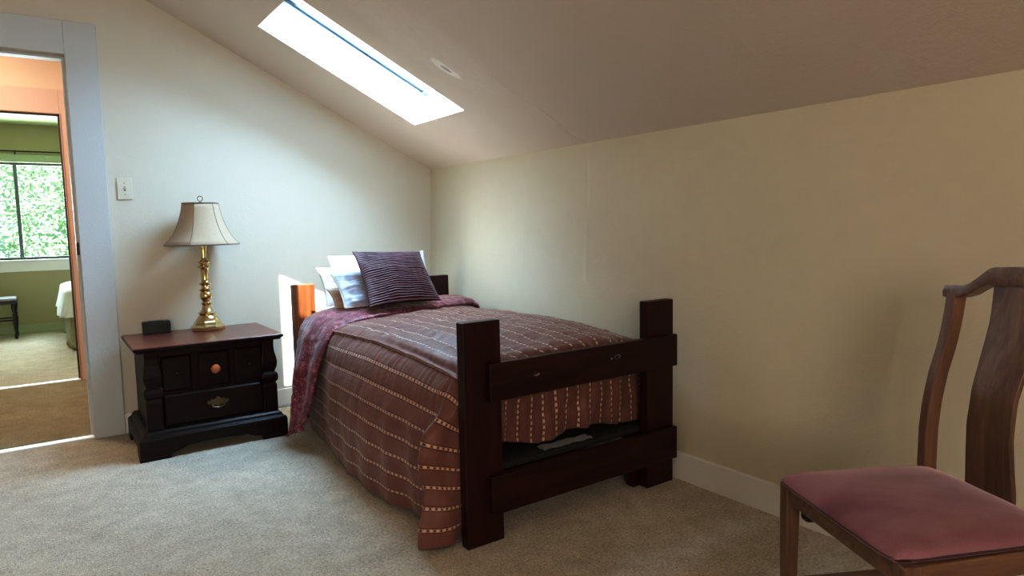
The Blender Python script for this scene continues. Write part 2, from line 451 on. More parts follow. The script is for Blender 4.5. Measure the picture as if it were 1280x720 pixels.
# skylight sash, gasket and glass at the top of the shaft
def slb(m, s0, s1, y0, y1, n0, n1, mi=0):
    vs = [sl(s, y, n) for s in (s0, s1) for y in (y0, y1) for n in (n0, n1)]
    return m.add(vs, [(0,1,3,2),(4,6,7,5),(0,4,5,1),(2,3,7,6),(0,2,6,4),(1,5,7,3)], mi)
m = MB(); e = .03
slb(m, S0-.04, S0+.012, SY0-.04, SY1+.04, DEP, DEP+.03); slb(m, S1-.112, S1+.04, SY0-.04, SY1+.04, DEP, DEP+.03)
slb(m, S0+.012, S1-.112, SY0-.04, SY0-.018, DEP, DEP+.012); slb(m, S0+.012, S1-.112, SY1-.02, SY1+.04, DEP, DEP+.03)
w1 = struct(m.build('window_1', WHITE))
m = MB(); slb(m, S0+.03, S1-.02, SY1-.030, SY1-.002, DEP-.008, DEP+.004); slb(m, S1-.06, S1-.004, SY1-.055, SY1-.002, DEP-.012, DEP+.004)
m.build('gasket', DARKM, w1)
m = MB(); slb(m, S0+.012, S0+.045, SY1-.05, SY1-.004, DEP-.014, DEP-.002); m.build('latch', STEEL, w1)
m = MB(); slb(m, S0+.012, S1-.112, SY0-.018, SY1-.02, DEP+.004, DEP+.010); m.build('glass_pane', GLASS, w1)

# casings, jambs, thresholds, baseboards
m = MB()
m.box(DX1, DX1+.143, -.02, 0, 0, DZ+.165); m.box(DX0-.143, DX0, -.02, 0, 0, DZ+.165); m.box(DX0, DX1, -.02, 0, DZ, DZ+.165)
struct(m.build('trim_1', TRIM, bevel=.003))
m = MB()
m.box(DX1-.001, DX1+.0, -.002, WT, 0, DZ); m.box(DX1-.012, DX1, .05, WT+.0, 0, DZ)
m.box(DX0, DX0+.012, -.002, WT, 0, DZ); m.box(DX0+.012, DX1-.012, .05, WT, DZ-.012, DZ)
o = struct(m.build('trim_2', TRIM))
o = struct(MB().box(DX1-.014, DX1-.001, .006, .04, .975, 1.04).build('trim_strike_plate', BLACKP, bevel=.003))
struct(MB().box(DX0, DX1, .0, .055, .0, .008).build('trim_3', WHITE, bevel=.003))
struct(MB().box(DX1+.143, -.05, -.015, 0, 0, .112).build('baseboard_far', BASEB, bevel=.004))
struct(MB().prism([(-.098, 0), (-.092, .108), (-.085, .112), (.0, .112), (.0, 0)], 'y', YB, -.0).build('baseboard_right', BASEB))

# hall behind the doorway
D2Y = 1.75; D2T = .12; E0, E1, EZ = -2.82, -2.052, 1.945
m = MB(); m.box(E1, .25, D2Y, D2Y+D2T, 0, 2.62); m.box(-5.2, E0, D2Y, D2Y+D2T, 0, 2.62); m.box(E0, E1, D2Y, D2Y+D2T, EZ, 2.62)
struct(m.build('wall_hall_far', [HALLW]))
m = MB(); m.box(-5.2, .25, WT, WT+.01, DZ, 2.62); m.box(DX1, .25, WT, WT+.01, 0, DZ); m.box(-5.2, DX0, WT, WT+.01, 0, DZ)
struct(m.build('wall_hall_near', HALLW))
struct(MB().box(-1.1, -1.0, WT+.01, D2Y, 0, 2.62).build('wall_hall_right', HALLW)); struct(MB().box(-4.6, -4.5, WT+.01, D2Y, 0, 2.62).build('wall_hall_left', HALLW))
struct(MB().box(-5.2, .25, WT, D2Y+D2T, 2.62, 2.8).build('ceiling_hall', HALLW))
m = MB(); m.box(E1, E1+.10, D2Y-.02, D2Y, 0, EZ+.172); m.box(E0-.10, E0, D2Y-.02, D2Y, 0, EZ+.172); m.box(E0, E1, D2Y-.02, D2Y, EZ, EZ+.172)
m.box(E1-.001, E1+.01, D2Y-.02, D2Y+D2T, 0, EZ)
struct(m.build('trim_4', PINKT, bevel=.003))
m = MB(); m.box(E0, E1, D2Y+.02, D2Y+D2T, EZ-.012, EZ); m.box(E1-.012, E1-.001, D2Y+.03, D2Y+.06, 0, EZ-.012)
struct(m.build('trim_5', mat_plain('dark_door_stop', (.05, .04, .035, 1), .5)))
struct(MB().box(E0, E1, D2Y-.01, D2Y+.05, .0, .008).build('trim_6', WHITE))

# green back bedroom
GY = 5.05; GX = -4.6; WX0, WX1, WZ0, WZ1 = -3.2, -1.55, .815, 1.885
m = MB(); m.box(GX, WX0, GY, GY+.15, 0, 2.3); m.box(WX1, .25, GY, GY+.15, 0, 2.3); m.box(WX0, WX1, GY, GY+.15, 0, WZ0); m.box(WX0, WX1, GY, GY+.15, WZ1, 2.3)
struct(m.build('wall_back_bedroom_far', GREENW))
struct(MB().box(GX-.1, GX, D2Y+D2T, GY+.15, 0, 2.3).build('wall_back_bedroom_left', GREENW)); struct(MB().box(.15, .25, D2Y+D2T, GY+.15, 0, 2.3).build('wall_back_bedroom_right', GREENW))
struct(MB().box(GX-.1, .25, D2Y+D2T, GY+.15, 2.3, 2.5).build('ceiling_back_bedroom', GREENC))
m = MB(); m.box(WX0-.09, WX1+.09, GY-.02, GY, WZ1, WZ1+.09); m.box(WX0-.09, WX0, GY-.02, GY, WZ0-.13, WZ1); m.box(WX1, WX1+.09, GY-.02, GY, WZ0-.13, WZ1)
struct(m.build('trim_7', PALEG, bevel=.003))
m = MB(); m.box(WX0, WX1, GY-.02, GY, WZ0-.13, WZ0-.01); m.box(WX0-.09, WX1+.09, GY-.045, GY+.06, WZ0-.02, WZ0)
struct(m.build('trim_8', WHITE, bevel=.003))
m = MB(); MX = -2.40; f = .028
m.box(WX0, WX1, GY+.05, GY+.09, WZ0, WZ0+f); m.box(WX0, WX1, GY+.05, GY+.09, WZ1-f, WZ1); m.box(WX0, WX0+f, GY+.05, GY+.09, WZ0, WZ1)
m.box(WX1-f, WX1, GY+.05, GY+.09, WZ0, WZ1); m.box(MX-.019, MX+.019, GY+.04, GY+.09, WZ0, WZ1)
w2 = struct(m.build('window_2', mat_plain('grey_green_frame', (.12, .17, .17, 1), .4), bevel=.002))
MB().box(WX0+f, MX-.019, GY+.066, GY+.07, WZ0+f, WZ1-f).build('glass_pane', GLASS, w2); MB().box(MX+.019, WX1-f, GY+.076, GY+.08, WZ0+f, WZ1-f).build('glass_pane', GLASS, w2)
struct(MB().box(GX, .15, GY-.015, GY, 0, .09).build('baseboard_back_bedroom', PALEG, bevel=.003))

t = thing('curtain_rod', 'thin black curtain rod above the window of the green back room', 'curtain rod', (-2.4, GY-.05, 2.0))
MB().tube([(-.95, 0, 0), (.95, 0, 0)], .007, 8).build('pole', BLACKP, t, smooth=True)
for dx in (.015, -.85, .85):
    MB().box(dx-.006, dx+.006, -.006, .05, -.035, .01).build('bracket', BLACKP, t)

# bench by the window
t = thing('bench', 'dark wooden bench with turned legs and grey seat under the green room window', 'bench', (-2.85, 4.72, 0))
MB().box(-.38, .38, -.17, .17, .37, .405).build('seat_frame', BLACKP, t, bevel=.006)
MB().box(-.375, .375, -.165, .165, .405, .435).build('cushion', GREYF, t, bevel=.012, seg=3)
prof = [(.012, 0), (.016, .02), (.011, .06), (.018, .13), (.022, .20), (.014, .235), (.024, .25), (.014, .265), (.022, .30), (.026, .33), (.026, .37)]
for sx in (-1, 1):
    for sy in (-1, 1):
        MB().lathe(prof, (sx*.35, sy*.14, 0), 14).build('leg', BLACKP, t, smooth=True, angle=50)
for sy in (-1, 1):
    MB().tube([(-.35, sy*.14, .20), (.35, sy*.14, .20)], .008, 8).build('stretcher', BLACKP, t, smooth=True)

# bed in the back room
t = thing('guest_bed', 'bed with pale blue quilt and patterned bedspread beyond the hall', 'bed', (-1.42, 3.95, 0))
MB().box(-.60, .60, -.72, .72, .12, .50).build('mattress', WHITEF, t, bevel=.05, seg=4)
for sx in (-1, 1):
    for sy in (-1, 1):
        MB().box(sx*.52-.03, sx*.52+.03, sy*.62-.03, sy*.62+.03, 0, .12).build('leg', BLACKP, t)
def skirt(x0, x1, y0, y1, z0, z1, flare, amp, mat, name, nx=60):
    rings = []
    for k, f_ in enumerate(np.linspace(0, 1, 14)):
        ring = []
        q = 80
        for i in range(q):
            a = 2*PI*i/q; c_, s_ = math.cos(a), math.sin(a); p = .25
            px = math.copysign(abs(c_)**p, c_); py = math.copysign(abs(s_)**p, s_)
            w = f_*(flare + amp*math.sin(a*18) * f_)
            ring.append(Vector((px*((x1-x0)/2 + w), py*((y1-y0)/2 + w), z1 - (z1-z0)*f_)))
        rings.append(ring)
    top = [Vector((p.x*.93, p.y*.93, z1+.02)) for p in rings[0]]
    return MB().loft([top] + rings, cap=True)
def mat_paisley():
    t_ = NT('sage_paisley_cloth'); c = t_.coord('Object')
    n = t_.noise(c, 14, 3, .6, 3.); mm = t_.ramp(n, [(.45, (0,0,0)), (.5, (1,1,1)), (.56, (0,0,0))])
    return t_.set(color=t_.mix(mm, srgb(150, 148, 120), srgb(108, 108, 86)), rough=.8)
PAIS = mat_paisley()
skirt(-.63, .63, -.75, .75, .03, .50, .03, .012, PAIS, '').build('bedspread', PAIS, t, smooth=True)
skirt(-.67, .67, -.72, .79, .32, .555, .05, .010, WHITEF, '').build('quilt', mat_fabric('pale_blue_quilt', srgb(190, 200, 200), .8), t, smooth=True)

# trees beyond the window
def tree(name_label, loc, h, r, n, mat, seed, cat='tree'):
    rnd = random.Random(seed)
    t = thing('tree', name_label, cat, loc, 0, None)
    MB().tube([(0,0,0), (.08,.05,h*.3), (-.05,0,h*.6), (.03,.05,h*.85)], [.16, .13, .09, .04], 10).build('trunk', BARK, t, smooth=True)
    m = MB()
    for i in range(n):
        while True:
            p = Vector((rnd.uniform(-1,1), rnd.uniform(-1,1), rnd.uniform(-1,1)))
            if .35 < p.length < 1: break
        p = p * (1 + .25*noise.noise(p*3)); q = Vector((p.x*r, p.y*r, h*.58 + p.z*h*.46))
        s = rnd.uniform(.035, .085); a = Vector((rnd.uniform(-1,1), rnd.uniform(-1,1), rnd.uniform(-.6,.4))).normalized(); b = a.orthogonal().normalized()
        b.rotate(Quaternion(a, rnd.uniform(0, 6.28)))
        m.add([q, q + a*s + b*s*.45, q + a*s*2, q + a*s - b*s*.45], [(0,1,2,3)])
    m.build('foliage', mat, t, fix=False)
G0 = -2.9
tree('dense blue-green leafy tree outside the left pane of the back window', (-4.05, 8.6, G0), 7.0, 1.35, 16000, LEAF2, 1)
tree('pale green leafy tree outside the right pane of the back window', (-.80, 8.8, G0), 6.6, 1.35, 16000, LEAF1, 2)
tree('tall hazy green tree standing behind the two nearer trees outside', (-3.7, 13.6, G0), 9.0, 3.0, 34000, LEAF1, 3)
struct(MB().box(-25, 25, 5.6, 45, G0-.3, G0).build('ground_outside', LAWN))

# ------------------------------------------------------------------ light switch
t = thing('light_switch', 'ivory toggle light switch on the wall beside the white door casing', 'light switch', (-1.843, 0, 1.318))
m = MB().box(-.036, .036, -.007, 0, -.058, .058).build('plate', PLATE, t, bevel=.004, seg=3)
MB().box(-.005, .005, -.0075, -.006, -.012, .012).build('slot', mat_plain('switch_shadow', (.18, .17, .14, 1), .6), t)
MB().prism([(-.006, -.006), (-.018, .004), (-.018, .009), (-.006, .008)], 'x', -.0035, .0035).build('toggle', PLATE, t, bevel=.001)
for z in (-.03, .03):
    mm = MB(); mm.lathe([(.0032, 0), (.0032, .0012), (.0015, .0018)], (0,0,0), 12); o = mm.build('screw', STEEL, t, smooth=True); o.rotation_euler = (PI/2, 0, 0); o.location = (0, -.007, z)

# ------------------------------------------------------------------ nightstand
NX0, NX1, NYF, NYB = -1.875, -1.262, -.57, -.075
t = thing('nightstand', 'dark espresso wood nightstand with reddish top holding the brass lamp', 'nightstand', (-1.57, -.33, 0))
def L(x): return x + 1.57
def LY(y): return y + .33
x0, x1, yf, yb = L(NX0), L(NX1), LY(NYF), LY(NYB)
MB().box(x0+.012, x1-.012, yf+.02, yb, .10, .520).build('case', NIGHTZ, t, bevel=.003)
# top with moulded edge
m = MB(); tx0, tx1, ty0 = L(-1.915), L(-1.226), LY(-.603)
def rrect(a, b, c, d, z): return [Vector((a, c, z)), Vector((b, c, z)), Vector((b, d, z)), Vector((a, d, z))]
m.loft([rrect(tx0+.014, tx1-.014, ty0+.014, yb, .516), rrect(tx0+.010, tx1-.010, ty0+.010, yb, .524), rrect(tx0, tx1, ty0, yb, .528), rrect(tx0, tx1, ty0, yb, .540), rrect(tx0+.004, tx1-.004, ty0+.004, yb, .545)])
o = m.build('top', [NIGHT, NTOP], t)
for p in o.data.polygons:
    if p.normal.z > .5: p.material_index = 1
# plinth base with bracket feet
bx0, bx1, by0 = L(-1.915), L(-1.226), LY(-.603)
poly = [(bx0, 0), (bx0+.13, 0), (bx0+.135, .022), (bx0+.17, .03), (bx0+.21, .046), (0, .054), (bx1-.21, .046), (bx1-.17, .03), (bx1-.135, .022), (bx1-.13, 0), (bx1, 0), (bx1, .092), (bx0, .092)]
m = MB(); m.prism(poly, 'y', by0, by0+.022)
polys = [(by0+.022, 0), (by0+.11, 0), (by0+.13, .045), (yb-.12, .045), (yb-.09, 0), (yb, 0), (yb, .092), (by0+.022, .092)]
m.prism(polys, 'x', bx0, bx0+.02); m.prism(polys, 'x', bx1-.02, bx1)
m.loft([rrect(bx0, bx1, by0, yb, .092), rrect(bx0+.004, bx1-.004, by0+.004, yb, .104), rrect(bx0+.018, bx1-.018, by0+.018, yb, .112), rrect(bx0+.022, bx1-.022, by0+.022, yb, .124), rrect(bx0+.034, bx1-.034, by0+.034, yb, .134)])
m.box(bx0-.004, bx0+.13, by0-.004, by0+.03, 0, .018); m.box(bx1-.13, bx1+.004, by0-.004, by0+.03, 0, .018)
m.build('base', NIGHT, t, bevel=.003)
# turned-square pilasters at the front corners
def sq(cx_, cy_, hx, hy, z): return [Vector((cx_-hx, cy_-hy, z)), Vector((cx_+hx, cy_-hy, z)), Vector((cx_+hx, cy_+hy, z)), Vector((cx_-hx, cy_+hy, z))]
pp = [(.134, .036), (.14, .036), (.27, .036), (.282, .033), (.288, .030), (.292, .036), (.300, .041), (.316, .043), (.332, .041), (.340, .036), (.345, .028), (.352, .031), (.37, .038), (.395, .041), (.42, .038), (.45, .031), (.48, .029), (.50, .030), (.517, .031)]
for px_ in (x0+.036, x1-.036):
    MB().loft([sq(px_, yf+.032, h, h*.95, z) for z, h in pp]).build('pilaster', NIGHTZ, t, bevel=.004)
# top row: three raised fronts in one drawer, then the lower drawer
def drawer_front(m, a, b, z0, z1, y):
    m.loft([[Vector((a, y, z0)), Vector((b, y, z0)), Vector((b, y, z1)), Vector((a, y, z1))],
            [Vector((a, y-.006, z0)), Vector((b, y-.006, z0)), Vector((b, y-.006, z1)), Vector((a, y-.006, z1))],
            [Vector((a+.010, y-.014, z0+.010)), Vector((b-.010, y-.014, z0+.010)), Vector((b-.010, y-.014, z1-.010)), Vector((a+.010, y-.014, z1-.010))]])
yd = yf + .02
for k, (a, b) in enumerate(((-1.80, -1.665), (-1.634, -1.489), (-1.463, -1.327))):
    m = MB(); drawer_front(m, L(a), L(b), .312, .487, yd); d = m.build('drawer', NIGHT, t, bevel=.0015)
    c_ = L((a+b)/2); z_ = .402
    if k == 1:
        mk = MB(); mk.lathe([(.010, 0), (.010, .008), (.016, .014), (.022, .022), (.0225, .028), (.018, .033), (.010, .035), (.006, .037)], (0,0,0), 28)
        ok = mk.build('knob', KNOBM, d, smooth=True); ok.rotation_euler = (PI/2, 0, 0); ok.location = (c_, yd-.014, z_)
        ok['label'] = 'orange round wooden knob'
    else:
        mk = MB(); mk.lathe([(.005, 0), (.005, .008), (.0035, .012)], (0,0,0), 14)
        ok = mk.build('screw', OLDBRASS, d, smooth=True); ok.rotation_euler = (PI/2, 0, 0); ok.location = (c_, yd-.014, z_)
        ok['label'] = 'bare screw where the knob is missing'
m = MB(); drawer_front(m, L(-1.80), L(-1.328), .142, .298, yd); d = m.build('drawer', NIGHT, t, bevel=.0015)
# batwing brass pull
m = MB(); py = yd - .0145; cxp, czp = L(-1.555), .226
out = [(-.052, .004), (-.046, .014), (-.036, .010), (-.030, .020), (-.018, .016), (-.008, .026), (0, .032), (.008, .026), (.018, .016), (.030, .020), (.036, .010), (.046, .014), (.052, .004),
       (.044, -.006), (.034, -.002), (.026, -.012), (.012, -.010), (0, -.018), (-.012, -.010), (-.026, -.012), (-.034, -.002), (-.044, -.006)]
m.prism([(cxp+a, czp+b) for a, b in out], 'y', py-.003, py+.001)
m.tube([(cxp-.034, py-.004, czp+.004), (cxp-.034, py-.014, czp), (cxp-.026, py-.017, czp-.016), (cxp, py-.018, czp-.022), (cxp+.026, py-.017, czp-.016), (cxp+.034, py-.014, czp), (cxp+.034, py-.004, czp+.004)], .003, 8)
for s_ in (-1, 1): m.lathe([(.006, 0), (.006, .004)], (cxp+s_*.034, py-.006, czp+.002), 10)
o = m.build('drawer_pull', OLDBRASS, d, smooth=True, angle=40); o['label'] = 'ornate brass drawer pull'

# lamp cord hanging behind the nightstand
pts = [(-1.31, -.05, .52), (-1.24, -.04, .42), (-1.205, -.04, .33), (-1.185, -.045, .25), (-1.19, -.05, .19), (-1.215, -.05, .165), (-1.25, -.05, .15), (-1.30, -.045, .16)]
def catmull(pts, n=8):
    P_ = [Vector(p) for p in pts]; out_ = []
    for i in range(len(P_)-1):
        a, b, c, d_ = P_[max(i-1,0)], P_[i], P_[i+1], P_[min(i+2, len(P_)-1)]
        for k in range(n):
            s_ = k/n; out_.append(.5*((2*b) + (c-a)*s_ + (2*a-5*b+4*c-d_)*s_*s_ + (3*b-a-3*c+d_)*s_**3))
    out_.append(P_[-1]); return out_
o = MB().tube(catmull(pts), .0028, 8).build('power_cord', BLACKP, smooth=True)
tag(o, 'thin dark power cord looping down the wall behind the nightstand', 'cord')

# clock
t = thing('alarm_clock', 'small black box alarm clock at the left end of the nightstand top', 'clock', (-1.752, -.105, .545), math.radians(-2))
MB().prism([(-.040, 0), (.036, 0), (.036, .058), (.028, .064), (-.030, .064), (-.040, .056)], 'x', -.066, .066).build('case', BLACKP, t, bevel=.004, seg=3)
MB().box(-.056, .056, -.042, -.0395, .012, .048).build('display', mat_plain('dark_display', (.008, .008, .009, 1), .3), t, bevel=.001)
MB().box(-.035, .035, -.012, .012, .0635, .0665).build('snooze_button', mat_plain('dark_grey_plastic', (.03, .03, .033, 1), .4), t, bevel=.001)

# ------------------------------------------------------------------ table lamp
LX, LYY, LZ = -1.508, -.175, .545
t = thing('table_lamp', 'polished brass table lamp with cream bell shade on the nightstand', 'lamp', (LX, LYY, LZ), 0)
octo = lambda a: 1/ max(abs(math.cos(((a + PI/8) % (PI/4)) - PI/8)), .5) * .97
pr = [(.080, 0), (.084, .004), (.084, .020), (.076, .026), (.070, .032), (.066, .046), (.060, .052), (.058, .058)]
MB().lathe(pr, (0,0,0), 64, shape=octo).build('base', BRASS, t, smooth=True, angle=28)
pr = [(.056, .056), (.054, .064), (.047, .076), (.037, .086), (.045, .090), (.046, .095), (.036, .101), (.028, .112), (.023, .126), (.020, .136), (.028, .142), (.029, .147),
      (.020, .152), (.020, .160), (.030, .172), (.0335, .186), (.031, .200), (.023, .212), (.034, .217), (.035, .222), (.024, .228), (.020, .238), (.020, .244), (.032, .250), (.033, .256), (.021, .262),
      (.019, .280), (.018, .300), (.020, .326), (.022, .338), (.031, .342), (.032, .348), (.022, .354), (.019, .362), (.029, .368), (.030, .374), (.020, .380), (.0145, .386), (.0135, .40), (.0130, .470)]
MB().lathe(pr, (0,0,0), 40).build('stem', BRASS, t, smooth=True, angle=60)
MB().lathe([(.011, .44), (.016, .445), (.017, .47), (.017, .50), (.012, .51)], (0,0,0), 24).build('socket', BRASS, t, smooth=True, angle=40)
m = MB()
hp = [(.022 if k % 2 else .022, 0) for k in range(0)]
h1 = [(.012, 0, .50), (.05, 0, .54), (.055, 0, .60), (.035, 0, .66), (.0, 0, .690), (-.035, 0, .66), (-.055, 0, .60), (-.05, 0, .54), (-.012, 0, .50)]
m.tube(catmull(h1, 4), .0018, 6); m.build('harp', OLDBRASS, t, smooth=True)
MB().lathe([(.012, .51), (.022, .53), (.030, .56), (.029, .585), (.018, .605), (.006, .61)], (0,0,0), 20).build('bulb', WHITEF, t, smooth=True)
# bell shade: six panels
hexa = lambda a: .35*(math.cos(PI/6)/math.cos(((a) % (PI/3)) - PI/6)) * 1.04 + .65
sp = [(.187, .468), (.166, .490), (.147, .515), (.131, .545), (.118, .575), (.108, .605), (.100, .635), (.094, .662), (.089, .690)]
m = MB(); m.lathe(sp, (0,0,0), 72, shape=hexa, cap=False)
o = m.build('lamp_shade', SHADE, t, smooth=True, fix=False); so = o.modifiers.new('thick', 'SOLIDIFY'); so.thickness = .0025
def ring(rr, z, r_, shape):
    return MB().tube([(rr*shape(a)*math.cos(a), rr*shape(a)*math.sin(a), z) for a in np.linspace(0, 2*PI, 72, endpoint=False)], r_, 8, closed=True)
o1 = ring(.1875, .468, .0042, hexa).build('bottom_trim', SHTRIM, o, smooth=True); ring(.0893, .690, .004, hexa).build('top_trim', SHTRIM, o, smooth=True)
for k in range(6):
    a = k*PI/3
    m = MB(); m.tube([(r_*hexa(a)*1.004*math.cos(a), r_*hexa(a)*1.004*math.sin(a), z) for r_, z in sp], .0016, 6); m.build('seam_piping', SHTRIM, o, smooth=True)
sp_ = MB()
for k in range(3):
    a = k*2*PI/3; sp_.tube([(0, 0, .690), (.088*math.cos(a), .088*math.sin(a), .688)], .0016, 6)
sp_.build('spider', OLDBRASS, t, smooth=True)
m = MB(); m.lathe([(.006, .690), (.008, .697), (.005, .703)], (0,0,0), 12)
rg = [(.014*math.cos(a), 0, .716 + .013*math.sin(a)) for a in np.linspace(-.35*PI, 1.35*PI, 16)]
m.tube(rg, .0022, 8); o = m.build('finial', OLDBRASS, t, smooth=True); o.rotation_euler[2] = math.radians(-35)

# ------------------------------------------------------------------ bed frame
FX0, FX1, FY = -1.135, -.125, -2.274
bed = thing('single_bed', 'dark wooden single bed frame with plank footboard and square posts', 'bed', (-.63, -1.3, 0))
def B(x): return x + .63
def BY(y): return y + 1.3
def bbox(name, x0, x1, y0, y1, z0, z1, mat, bev=.004, parent=bed):
    return MB().box(B(x0), B(x1), BY(y0), BY(y1), z0, z1).build(name, mat, parent, bevel=bev)
bbox('foot_post', FX0, FX0+.148, FY, FY+.042, 0, .768, DARKZ)
bbox('foot_post', FX1-.155, FX1, FY, FY+.042, 0, .768, DARKZ)
bbox('foot_block', FX0+.11, FX0+.165, FY+.044, FY+.085, 0, .12, DARKZ); bbox('foot_block', FX1-.19, FX1-.05, FY+.044, FY+.085, 0, .12, DARKZ)
def mat_foot_rail():
    t_ = NT('scuffed_mahogany'); c = t_.coord('Object', (1.5, 18, 18)); f_ = t_.noise(c, 1.3, 6, .6, 1.2)
    cc = t_.ramp(f_, [(.3, (.011, .0031, .0028)), (.7, (.042, .0108, .0088))])
    o_ = t_.coord('Object'); sep = t_.node('ShaderNodeSeparateXYZ', {0: o_})
    w = t_.math('MULTIPLY', t_.math('SUBTRACT', t_.noise(o_, 60, 3), .5), .05)
    for (px_, pz_, a, b) in ((-.86+.63, .567, .022, .006), (-.475+.63, .576, .03, .009)):
        q = t_.math('ADD', t_.math('POWER', t_.math('DIVIDE', t_.math('ADD', t_.math('SUBTRACT', sep.outputs[0], px_), w), a), 2.),
                    t_.math('POWER', t_.math('DIVIDE', t_.math('ADD', t_.math('SUBTRACT', sep.outputs[2], pz_), t_.math('MULTIPLY', w, .6)), b), 2.))
        mm = t_.math('MULTIPLY', t_.math('LESS_THAN', q, 1.), t_.math('GREATER_THAN', t_.noise(o_, 140, 2), .55))
        cc = t_.mix(t_.math('MULTIPLY', mm, .6), cc, (.35, .27, .22, 1))
    return t_.set(color=cc, rough=.42, normal=t_.bump(f_, .12, .01), spec=.25)
FR = mat_foot_rail()
bbox('foot_rail', -1.052, FX1-.008, FY-.030, FY-.001, .497, .627, FR)
bbox('foot_rail', -1.052, FX1-.008, FY-.030, FY-.001, .108, .242, FR)
HX0, HX1, HY = -1.088, -.082, -.352
bbox('head_post', HX0, HX0+.125, HY, HY+.05, 0, .772, SUNLITW); bbox('head_post', HX1-.125, HX1, HY, HY+.05, 0, .772, DARKZ)
bbox('head_rail', HX0+.127, HX1-.127, HY+.012, HY+.045, .47, .615, mat_wood('sunlit_rail_wood', (.20, .10, .04), (.38, .22, .11), 'x'))  # upper rail: tan of the sunlit face put into a lighter wood colour
bbox('head_rail', HX0+.127, HX1-.127, HY+.012, HY+.045, .12, .25, DARKW)
# side rails slightly splayed (the head is 5 cm nearer the wall)
for (xa, xb) in ((FX0+.03, HX0+.03), (FX1-.055, HX1-.055)):
    y0_, y1_ = FY+.09, HY-.004
    vs = [Vector((B(x+dx), BY(y), z)) for (x, y) in ((xa, y0_), (xb, y1_)) for dx in (0, .028) for z in (.13, .26)]
    MB().add(vs, [(0,1,3,2),(4,6,7,5),(0,4,5,1),(2,3,7,6),(0,2,6,4),(1,5,7,3)]).build('side_rail', DARKW, bed, bevel=.003)
bbox('platform', -1.06, -.20, -2.225, -.40, .225, .245, mat_plain('black_board', (.02, .018, .016, 1), .8), .002)

mt = MB().box(-.46, .46, -.81, .83, 0, .29).build('mattress', MATTF, bevel=.05, seg=5, smooth=True)
mt.location = (-.61, -1.245, .25); mt.scale = (1, 1, 1)
tag(mt, 'grey single mattress lying under the brown comforter on the bed frame', 'mattress')

o = MB(); n = 14
vs = []
for i in range(n+1):
    for j in range(7):
        vs.append((-.76 + .24*i/n, -2.215 + .05*j/6 + .004*math.sin(i), .2465 + .004*abs(math.sin(i*.9+j))))
o.add(vs, [(i*7+j, (i+1)*7+j, (i+1)*7+j+1, i*7+j+1) for i in range(n) for j in range(6)])
o = o.build('light_patch_sheet', PATCHF, smooth=True); so = o.modifiers.new('thick', 'SOLIDIFY'); so.thickness = .003; so.offset = 1  # added sheet standing in for a pale light patch on the platform
tag(o, 'pale grey sheet added for the light patch on the bed platform below the foot of the comforter', 'sheet')

# ------------------------------------------------------------------ comforter
def grid_mesh(name, Pts, UV, mat, parent=None, thick=.0, flip=False, smooth=True):
    nu, nv = Pts.shape[:2]
    me = bpy.data.meshes.new(name)
    idx = np.arange(nu*nv).reshape(nu, nv)
    a = idx[:-1,:-1].ravel(); b = idx[1:,:-1].ravel(); c = idx[1:,1:].ravel(); d = idx[:-1,1:].ravel()
    F = np.stack([a,b,c,d] if not flip else [a,d,c,b], 1)
    me.from_pydata(Pts.reshape(-1,3).tolist(), [], F.tolist())
    uvl = me.uv_layers.new(name='UVMap')
    uvl.data.foreach_set('uv', UV.reshape(-1,2)[F.ravel()].astype(np.float32).ravel())
    me.materials.append(mat)
    me.polygons.foreach_set('use_smooth', [True]*len(F)); me.update()
    o = bpy.data.objects.new(name, me); COL.objects.link(o)
    if parent is not None: o.parent = parent
    if thick:
        s_ = o.modifiers.new('thick', 'SOLIDIFY'); s_.thickness = abs(thick); s_.offset = -1 if thick > 0 else 1
    return o
def grid_normals(Pts):
    du = np.gradient(Pts, axis=0); dv = np.gradient(Pts, axis=1)
    n = np.cross(du, dv); return n/np.maximum(np.linalg.norm(n, axis=2, keepdims=True), 1e-9)
def npnoise(A, B_, C_=0.):
    out_ = np.zeros(A.shape); fa = A.ravel(); fb = B_.ravel(); r_ = np.empty(fa.size)
    nn = noise.noise
    for i in range(fa.size): r_[i] = nn((fa[i], fb[i], C_))
    return r_.reshape(A.shape)

keys = [(-.128,-.17),(-.122,-.09),(-.135,-.035),(-.18,-.005),(-.3,.010),(-.45,.018),(-.6,.020),(-.8,.014),(-.95,.002),(-1.04,-.014),(-1.090,-.036),(-1.125,-.085),(-1.15,-.16),(-1.168,-.27),(-1.175,-.40),(-1.178,-.50),(-1.178,-.612)]
kp = np.array([(p.x, p.y) for p in catmull([(a, b, 0) for a, b in keys], 16)])
al = np.concatenate([[0], np.cumsum(np.linalg.norm(np.diff(kp, axis=0), axis=1))])
ipipe = np.argmin(np.hypot(kp[:,0]+1.088, kp[:,1]+.035)); UP = al[ipipe]; UT = al[-1]
def profile(u):
    return np.interp(u, al, kp[:,0]), np.interp(u, al, kp[:,1])
YF = -2.085; YH = -.66
nu, nv1, nv2 = 250, 190, 62
us = np.linspace(0, UT, nu)
vs_ = np.concatenate([np.linspace(0, YH-YF, nv1, endpoint=False), (YH-YF) + np.linspace(0, .40, nv2)])
Ug, Vg = np.meshgrid(us, vs_, indexing='ij')
px_, pz_ = profile(Ug)
Hh = np.clip(Ug-UP, 0, None)             # hang depth below the piping
Yg = YH - np.minimum(Vg, YH-YF)
W = np.clip(Vg-(YH-YF), 0, None)
ztop = np.interp(-Yg, [.6, .9, 1.5, 1.85, 2.085], [.628, .612, .632, .618, .598])
X = px_.copy(); Z = ztop + pz_*(ztop-.008)/.62
Z = np.where(pz_ < -.55, np.maximum(Z, .008), Z)
